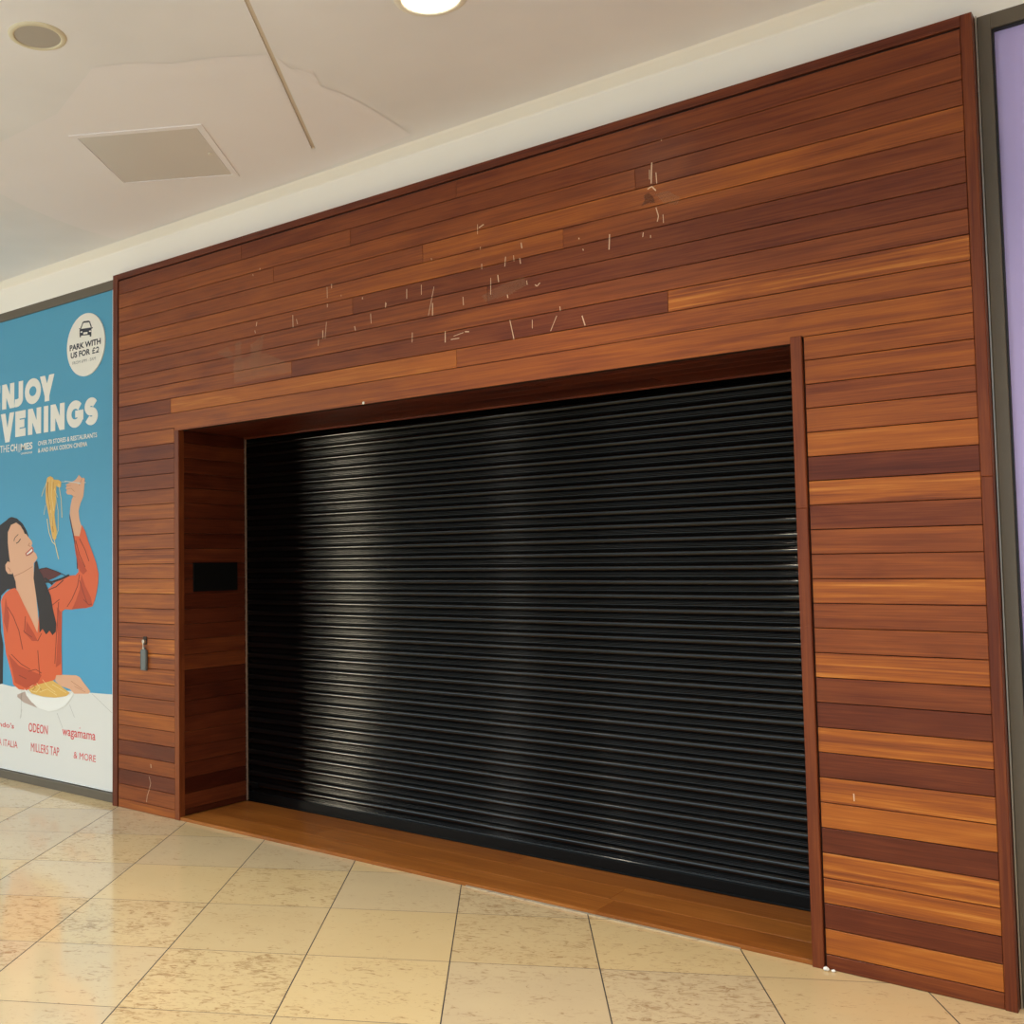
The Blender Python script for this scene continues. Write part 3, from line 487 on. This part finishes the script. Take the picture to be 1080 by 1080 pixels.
# trims (vertical and horizontal battens, a little proud of the boards)
def trim_v(name, x0, x1, z0, z1, y0, y1, tone, joint=None):
    b = Boards(); segs = [z0] + ([joint] if joint else []) + [z1]
    for k in range(len(segs) - 1):
        h = segs[k + 1] - segs[k] - (.0006 if k + 2 < len(segs) else 0)
        tt = (tone[0] + (0.05 if k else 0), tone[1])
        b.board((x0, y0, segs[k]), Z, X, NY, h, x1 - x0, *tt, rnd, y1 - y0, .002)
        b.board((x1 + .0008, y0 + .002, segs[k]), Z, Y, X, h, y1 - y0 - .002, *tt, rnd, .004, .0005)
        b.board((x0 - .0008, y0 + .002, segs[k]), Z, Y, NX, h, y1 - y0 - .002, *tt, rnd, .004, .0005)
    return b.build(name, WOOD, front)
trim_v('end_trim', 0.0, 0.054, 0.0, 3.69, -.005, .058, (.22, .25))
trim_v('end_trim', 5.230, XE, 0.0, 3.69, -.005, .050, (.26, .35), 1.93)
bt = Boards(); bt.board((0.054, -.004, 3.648), X, Z, NY, 5.230 - .054, .042, .20, .3, rnd, .05, .002)
bt.build('top_trim', WOOD, front)
trim_v('opening_trim', TL, OL, 0.0, OZ, -.003, .045, (.36, .2))
trim_v('opening_trim', OR, TR - .004, 0.0, 2.552, -.010, .045, (.30, .25), 1.84)
bm = bmesh.new(); bm_box(bm, XE + .004, XE + .0085, 0.044, .056, 0.0, 3.69)
from_bm('metal_edge_strip', bm, STEEL, front)
# reveal linings and soffit; darker board tones carry the shade inside the opening
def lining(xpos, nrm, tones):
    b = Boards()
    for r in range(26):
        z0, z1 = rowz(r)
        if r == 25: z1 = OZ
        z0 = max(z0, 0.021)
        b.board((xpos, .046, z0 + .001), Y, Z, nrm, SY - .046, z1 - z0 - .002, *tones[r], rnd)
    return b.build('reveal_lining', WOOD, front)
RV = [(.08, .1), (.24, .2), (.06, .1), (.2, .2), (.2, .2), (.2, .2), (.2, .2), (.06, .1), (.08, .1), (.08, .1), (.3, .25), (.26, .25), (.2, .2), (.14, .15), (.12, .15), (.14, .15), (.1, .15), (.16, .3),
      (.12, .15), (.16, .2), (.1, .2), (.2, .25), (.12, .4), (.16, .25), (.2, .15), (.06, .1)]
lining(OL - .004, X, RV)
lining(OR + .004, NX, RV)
b = Boards()
for k in range(5):
    y0 = .004 + k * .1192
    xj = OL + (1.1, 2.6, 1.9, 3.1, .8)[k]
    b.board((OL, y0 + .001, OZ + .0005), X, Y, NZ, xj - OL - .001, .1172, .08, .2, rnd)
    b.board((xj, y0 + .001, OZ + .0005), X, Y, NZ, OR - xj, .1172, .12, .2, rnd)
b.build('soffit_lining', WOOD, front)
b = Boards()
b.board((OL, SY - .012, OZ - .012), X, Z, NY, OR - OL, .0125, .2, .2, rnd, .012, .003)
b.build('soffit_bead', WOOD, front)
# wear
wall_polys('scratch_marks', [q for i, s in enumerate(SCR) for q in ribbon(s, (.0056, .0042, .0032)[i % 3])], -.0006, SCRATCH, front)
for q in GLUE: wall_polys('glue_mark', [q], -.0004, GLUE_M, front)
wall_polys('knot_hole', KNOT, -.0005, KNOT_M, front)

# threshold
th = empty('wooden_threshold', (2.63, 0.3, 0.0), 'orange-brown plank threshold on the floor below the black shutter', 'threshold')
b = Boards()
rows = [(.004, .206, (3.615,)), (.206, .405, (1.66, 3.58)), (.405, .66, (2.9,))]
for y0, y1, js in rows:                             # worn planks
    x = OL + .001
    for xe in list(js) + [OR - .001]:
        b.board((x, y0 + .0007, .02), X, Y, Z, xe - x - .001, y1 - y0 - .0014, rnd.uniform(.42, .58), .45, rnd, .019, .001); x = xe
b.build('threshold_planks', DECK, th)
box('metal_edge_strip', STEEL, 2.9, 4.28, .0005, .0035, .0005, .0065, 0, th)

# ------------------------------------------------------------------ roller shutter
sh = empty('roller_shutter', (2.63, 0.62, 0.02), 'closed black roller shutter with glossy ribbed slats in the timber opening', 'roller shutter')
SP, SYC = 0.0731, 0.625
prof = []
for k in range(13):
    s = k / 12 * .60
    prof.append((s, -.017 * math.sin(math.pi * (k / 12) ** 1.1) ** .8))
prof += [(.615, .006), (.655, .006), (.67, -.002), (.69, -.0055), (.72, -.0055), (.74, .003), (.755, .003), (.775, -.0055), (.80, -.007), (.835, -.005), (.86, .006), (.96, .007)]
bm = bmesh.new(); line = []
ztop = 2.483 + .016
nsl = 34
for i in range(nsl):
    for s, d in prof: line.append((SYC + d, ztop - (i - 0) * SP - s * SP))
line = [(SYC, ztop + .12)] + [q for q in line if q[1] > .0855] + [(SYC, .084)]
xa, xb = OL - .03, OR + .03
va = [bm.verts.new((xa, y, z)) for y, z in line]; vb = [bm.verts.new((xb, y, z)) for y, z in line]
for i in range(len(line) - 1): bm.faces.new((va[i], va[i + 1], vb[i + 1], vb[i]))
for f in bm.faces: f.smooth = True
for e in bm.edges:
    if len(e.link_faces) == 2 and e.link_faces[0].normal.length >= 0: pass
me = bpy.data.meshes.new('slat_curtain'); bm.normal_update()
for f in bm.faces:
    if f.normal.y > 0: f.normal_flip()
bm.to_mesh(me); bm.free()
link('slat_curtain', me, BLACKP, sh)
bm = bmesh.new(); bm_box(bm, xa, xb, SYC - .014, SYC + .012, .0215, .084, .002); bm_box(bm, xa, xb, SYC - .022, SYC - .012, .0215, .030, .0015)
from_bm('bottom_bar', bm, BARM, sh)
box('guide_rail', GUIDE, OL - .004, OL + .007, .6015, .612, .021, OZ - .012, .001, sh)
box('guide_rail', BARM, OR - .007, OR + .004, .6015, .612, .021, OZ - .012, .001, sh)
box('end_lock', BARM, OL + .045, OL + .095, SYC - .021, SYC - .006, .118, .150, .002, sh)

# ------------------------------------------------------------------ things on the timber front
box_o = box('black_panel', BLACKBOX, OL - .0038, OL + .006, .123, .520, 1.466, 1.657, .001)
tag(box_o, 'flat black rectangular panel on the dark left reveal beside the shutter', 'panel')

ks = empty('key_switch', (.353, 0.0, 1.12), 'small key switch with a grey tag hanging on the left timber pier', 'key switch')
box('switch_plate', mat('dark_bronze', (44, 34, 28), .5, .3), .335, .371, -.006, -.0002, 1.112, 1.166, .002, ks)
bm = bmesh.new()
r = bmesh.ops.create_cone(bm, cap_ends=True, segments=24, radius1=.0155, radius2=.0135, depth=.014)
bmesh.ops.transform(bm, matrix=Matrix.Translation((.353, -.0125, 1.134)) @ Matrix.Rotation(math.radians(90), 4, 'X'), verts=bm.verts)
from_bm('key_barrel', bm, STEEL, ks)
bm = bmesh.new(); bm_box(bm, .349, .357, -.021, -.018, 1.086, 1.130, .001); bm_box(bm, .345, .361, -.020, -.016, 1.083, 1.095, .001)
from_bm('key', bm, STEEL, ks)
bm = bmesh.new(); bm_box(bm, .325, .383, -.022, -.004, .942, 1.080, .004)
bm_box(bm, .342, .366, -.019, -.009, 1.078, 1.094, .003); bm_box(bm, .329, .334, -.0245, -.02, .95, 1.072, .001); bm_box(bm, .374, .379, -.0245, -.02, .95, 1.072, .001)
from_bm('hanging_tag', bm, GREYTAG, ks)

bm = bmesh.new(); bmesh.ops.create_uvsphere(bm, u_segments=16, v_segments=10, radius=.0085)
for v in bm.verts: v.co = Vector((2.273 + v.co.x, -.0015 + v.co.y * .4, 2.533 + v.co.z))
tag(from_bm('wall_stud', bm, WHITE, None, None, True), 'tiny white stud on the lower edge of the plank lintel', 'stud')

for i, (x, y, sx, lab) in enumerate(((4.626, -.020, .017, 'larger white paper scrap on the floor tight against the right opening trim'), (4.652, -.016, .012, 'smaller white paper scrap on the floor against the bottom plank'))):
    bm = bmesh.new(); bmesh.ops.create_icosphere(bm, subdivisions=2, radius=sx * .6)
    rr = random.Random(i + 3)
    for v in bm.verts: v.co = Vector((x + v.co.x * (1.1 + rr.uniform(-.2, .2)), y + v.co.y * (.9 + rr.uniform(-.2, .2)), max(0.0005, sx * .45 + v.co.z * (.8 + rr.uniform(-.2, .2)))))
    tag(from_bm('paper_scrap', bm, PAPER), lab, 'paper scrap', 'paper scraps by the opening trim')

# ------------------------------------------------------------------ left poster
po = empty('advertising_poster', (-1.8, .07, .07), 'blue advertising poster of a person in orange lifting pasta, beside the timber surround', 'poster')
PY0 = .070
box('poster_sheet', PR['blue'], -3.6, -.1, PY0, .078, .072, 3.6215, 0, po)
bm = bmesh.new(); bm_box(bm, -3.6, -.1, .0655, .078, .0655, .0715); bm_box(bm, -.0995, -.091, .068, .078, .0655, 3.6215)
from_bm('white_edge', bm, PR['white'], po)
def lay(k): return PY0 - .00045 * k
for nm, mk, k, polys in ART:
    polys = [[(min(max(x, -3.59), -.1005), max(z, .0725)) for x, z in pl] for pl in polys]
    wall_polys(nm, polys, lay(k), PR[mk], po)
# headline letters drawn as strokes in a unit cell
def arc(cx, cz, rx, rz, a0, a1, n=14):
    return [(cx + rx * math.cos(math.radians(a0 + (a1 - a0) * i / n)), cz + rz * math.sin(math.radians(a0 + (a1 - a0) * i / n))) for i in range(n + 1)]
def thick(pts, wx, wz, closed=False):
    """thick stroke: offset polyline with mitred joints"""
    n = len(pts); L = []; R = []
    for i in range(n):
        p = pts[i]
        a = pts[(i - 1) % n] if (closed or i > 0) else None
        c = pts[(i + 1) % n] if (closed or i < n - 1) else None
        def nrm(u, v):
            d = math.hypot(v[0] - u[0], v[1] - u[1]) or 1e-9
            return (-(v[1] - u[1]) / d, (v[0] - u[0]) / d)
        if a and c:
            n1, n2 = nrm(a, p), nrm(p, c); mx, mz = n1[0] + n2[0], n1[1] + n2[1]
            dd = mx * n1[0] + mz * n1[1] or 1e-9
            k = min(1.0 / dd, 1.6); mx, mz = mx * k, mz * k
        else: mx, mz = nrm(a, p) if a else nrm(p, c)
        L.append((p[0] + mx * wx / 2, p[1] + mz * wz / 2)); R.append((p[0] - mx * wx / 2, p[1] - mz * wz / 2))
    m = n if closed else n - 1
    return [[L[i], L[(i + 1) % n], R[(i + 1) % n], R[i]] for i in range(m)]
def letter(ch, x0, x1, z0, z1, w):
    h = w / 2; W = x1 - x0; mx = (x0 + x1) / 2; mz = (z0 + z1) / 2
    bar = lambda xa, xb, za, zb: [(xa, za), (xb, za), (xb, zb), (xa, zb)]
    if ch == 'N':
        d = w * 1.15
        return [bar(x0, x0 + w, z0, z1), bar(x1 - w, x1, z0, z1), [(x0, z1), (x0 + d * .9, z1), (x1, z0), (x1 - d * .9, z0)]]
    if ch == 'I': return [bar(x0, x1, z0, z1)]
    if ch == 'E': return [bar(x0, x0 + w, z0, z1), bar(x0 + w, x1, z0, z0 + w), bar(x0 + w, x1, z1 - w, z1), bar(x0 + w, x1 - W * .12, mz - h, mz + h)]
    if ch == 'V': return [[(x0, z1), (x0 + w * 1.08, z1), (mx + w * .5, z0), (mx - w * .5, z0)], [(x1, z1), (x1 - w * 1.08, z1), (mx - w * .5, z0), (mx + w * .5, z0)]]
    if ch == 'Y': return [[(x0, z1), (x0 + w * 1.1, z1), (mx + h, mz - .03), (mx - h, mz - .06)], [(x1, z1), (x1 - w * 1.1, z1), (mx - h, mz - .03), (mx + h, mz - .06)], bar(mx - h, mx + h, z0, mz - .02)]
    if ch == 'J': return thick([(x1 - h, z1), (x1 - h, z0 + .062)] + arc(x1 - h - .062, z0 + .062, .062, .062 - h, 0, -115, 8)[1:], w, w)
    if ch == 'O': return thick(arc(mx, mz, W / 2 - h, (z1 - z0) / 2 - h, 0, 360, 40)[:-1], w, w, True)
    if ch == 'G':
        a = arc(mx, mz, W / 2 - h, (z1 - z0) / 2 - h, 42, 340, 34)
        return thick(a, w, w) + [bar(mx + .0, x1 - .005, mz - w * .45, mz + w * .4), bar(x1 - w, x1 - .005, mz - .05, mz + w * .4)]
    if ch == '£':
        r = W * .34
        return thick(arc(mx + .004, z1 - h - r, r, r, 20, 180, 10) + [(mx + .004 - r, z0 + h)], w, w) + [bar(x0, x1, z0, z0 + w), bar(x0, x1 - W * .2, mz - w * .5, mz + w * .4)]
    if ch == '2':
        r = W / 2 - h
        return thick(arc(mx, z1 - h - r, r, r, 165, -35, 14) + [(x0 + h, z0 + h)], w, w) + [bar(x0, x1, z0, z0 + w)]
    if ch == 'S':
        q = (z1 - z0) / 4; rz = q + h * .0 - h / 2
        top = arc(mx, z1 - h - rz, W / 2 - h, rz, 25, 270, 18)
        bot = arc(mx, z0 + h + rz, W / 2 - h, rz, 90, -155, 18)
        return thick(top[:-1] + [(mx, mz)] + bot[1:], w, w)
    return []
polys = []
for ch, x0, x1, row in HEAD:
    z0, z1 = HZ[row]
    if ch == 'V': z0 -= .03
    if x1 - x0 < .062 * 1.6 and ch == 'I': polys += letter(ch, x0, x1, z0, z1, x1 - x0)
    else: polys += letter(ch, x0, x1, z0, z1, .062)
wall_polys('headline_text', polys, lay(3), PR['white'], po)

def text(name, body, mk, bold, x0, x1, z0, z1, y):
    cu = bpy.data.curves.new(name, 'FONT'); cu.body = body; cu.size = 1.0; cu.offset = bold; cu.fill_mode = 'FRONT'
    cu.resolution_u = 3
    o = bpy.data.objects.new(name, cu); COL.objects.link(o)
    dg = bpy.context.evaluated_depsgraph_get(); dg.update()
    me = bpy.data.meshes.new_from_object(o.evaluated_get(dg))
    bpy.data.objects.remove(o); bpy.data.curves.remove(cu)
    xs = [v.co.x for v in me.vertices]; zs = [v.co.y for v in me.vertices]
    ax, bx, az, bz = min(xs), max(xs), min(zs), max(zs)
    for v in me.vertices:
        v.co = Vector((x0 + (v.co.x - ax) / (bx - ax) * (x1 - x0), y, z0 + (v.co.y - az) / (bz - az) * (z1 - z0)))
    bm = bmesh.new(); bm.from_mesh(me)
    for f in bm.faces:
        f.normal_update()
        if f.normal.y > 0: f.normal_flip()
    bm.to_mesh(me); bm.free(); me.materials.clear(); me.name = name
    return link(name, me, PR[mk], None)
# round badge, a raised disc on the sheet
bcx, bcz, bR = -.4150, 3.2700, .2330
bm = bmesh.new()
def disc(y, r): return [bm.verts.new((bcx + r * math.cos(2 * math.pi * i / 96), y, bcz + r * math.sin(2 * math.pi * i / 96))) for i in range(96)]
a, c, e = disc(.0698, bR), disc(.0625, bR), disc(.0615, bR - .0015)
bm.faces.new(e)
for p, q in ((a, c), (c, e)):
    for i in range(96): bm.faces.new((p[i], p[(i + 1) % 96], q[(i + 1) % 96], q[i]))
badge = from_bm('round_badge', bm, PR['badge'], po)
by = .0612
def sub(o, parent):
    o.parent = parent; o.matrix_parent_inverse = parent.matrix_world.inverted()
bpy.context.view_layer.update()
for nm, body, mk, bold, x0, x1, z0, z1, k in TEXTS:
    o = text(nm, body, mk, bold, x0, x1, z0, z1, by if k == 'b' else lay(k))
    par = badge if k == 'b' else po
    bpy.context.view_layer.update(); sub(o, par)
pm = wall_polys('badge_price', [q for ch, a, c, z0, z1 in PRICE for q in letter(ch, a, c, z0, z1, .0082)], by, PR['navy'], None)
sub(pm, badge)
c1 = wall_polys('car_symbol', CAR + CARL, by, PR['navy'], None); c2 = wall_polys('car_symbol_lights', CARW, by - .0004, PR['badge'], None)
sub(c1, badge); sub(c2, badge)

# ------------------------------------------------------------------ lilac panel on the right
lp = box('lilac_window_panel', LILAC, 5.326, 8.9, .090, .098, .061, 3.626)
tag(lp, 'plain lilac panel filling the bronze-grey window frame right of the timber', 'window panel')

# ------------------------------------------------------------------ ceiling fittings
hx, hy = 1.4680, -.7980
hr = math.atan2(-.929 + 1.300, 1.975 - 1.352)
ht = empty('ceiling_access_hatch', (hx, hy, CZ), 'square grey access hatch with thin frame set in the white ceiling', 'access hatch')
def rot_hatch(o):
    for v in o.data.vertices:
        c, s = math.cos(hr), math.sin(hr); x, y = v.co.x, v.co.y
        v.co.x, v.co.y = hx + x * c - y * s, hy + x * s + y * c
    return o
S_ = .3665
bm = bmesh.new()
for q in ((-S_, S_, -S_, -S_ + .034), (-S_, S_, S_ - .034, S_), (-S_, -S_ + .034, -S_ + .034, S_ - .034), (S_ - .034, S_, -S_ + .034, S_ - .034)):
    bm_box(bm, q[0], q[1], q[2], q[3], CZ - .006, CZ + .002)
rot_hatch(from_bm('hatch_frame', bm, PATCH_M, ht))
d = S_ - .0395
rot_hatch(box('hatch_door', HATCHM, -d, d, -d, d, CZ - .004, CZ + .002, .001, ht))
bm = bmesh.new(); bm_box(bm, -d - .005, d + .005, -d - .005, d + .005, CZ - .0012, CZ + .001)
rot_hatch(from_bm('hatch_gap', bm, GASKET, ht))
bm = bmesh.new(); bm_lathe(bm, 0, 0, [(0, CZ - .009), (.009, CZ - .009), (.011, CZ - .007), (.011, CZ - .003)], 20)
lk = from_bm('latch', bm, WHITE, ht)
c, s = math.cos(hr), math.sin(hr); lx, ly = 1.718 - hx, -.641 - hy
for v in lk.data.vertices: v.co.x += 1.718; v.co.y += -.641

sk = empty('ceiling_speaker', (2.117, -1.993, CZ), 'round grey-grilled speaker with cream rim in the ceiling beyond the hatch', 'speaker')
bm = bmesh.new(); bm_lathe(bm, 2.117, -1.993, [(.097, CZ - .001), (.097, CZ - .006), (.102, CZ - .009), (.114, CZ - .007), (.1215, CZ - .003), (.123, CZ + .001)])
from_bm('speaker_rim', bm, mat('cream_plastic', (222, 212, 186), .5), sk, None, True)
bm = bmesh.new(); bm_lathe(bm, 2.117, -1.993, [(0, CZ - .0055), (.06, CZ - .005), (.0975, CZ - .0035)])
from_bm('speaker_grille', bm, GRILLE, sk, None, True)

LX, LY = LAMP_XY
dl = empty('ceiling_downlight', (LX, LY, CZ), 'lit round downlight glowing white in the ceiling above the timber front', 'downlight')
bm = bmesh.new(); bm_lathe(bm, LX, LY, [(.117, CZ + .001), (.118, CZ - .006), (.126, CZ - .010), (.142, CZ - .007), (.152, CZ - .003), (.153, CZ + .001)])
from_bm('bezel', bm, WHITE, dl, None, True)
bm = bmesh.new(); bm_lathe(bm, LX, LY, [(0, CZ - .0075), (.08, CZ - .007), (.1175, CZ - .004)])
from_bm('lens', bm, LAMP, dl, None, True)

def spot(name, x, y, power, ang=120):
    d = bpy.data.lights.new(name, 'SPOT'); d.energy = power; d.spot_size = math.radians(ang); d.spot_blend = .8; d.shadow_soft_size = .11; d.color = (1.0, .85, .64)
    o = bpy.data.objects.new(name, d); COL.objects.link(o); o.location = (x, y, CZ - .03)
    return o
spot('downlight_beam', LX, LY, 120)
E_DL = [(6.1, -1.1), (8.6, -1.1), (3.55, -3.0), (6.1, -3.0), (1.0, -3.0), (8.6, -3.0)]
for x, y in E_DL:
    r = dl.copy(); COL.objects.link(r); r.location = (x, y, CZ)
    for ch in list(dl.children):
        q = ch.copy(); COL.objects.link(q); q.parent = r
    r['label'] = 'lit round downlight in the walkway ceiling outside the picture'; r['group'] = 'walkway downlights'
    spot('downlight_beam', x, y, 120)
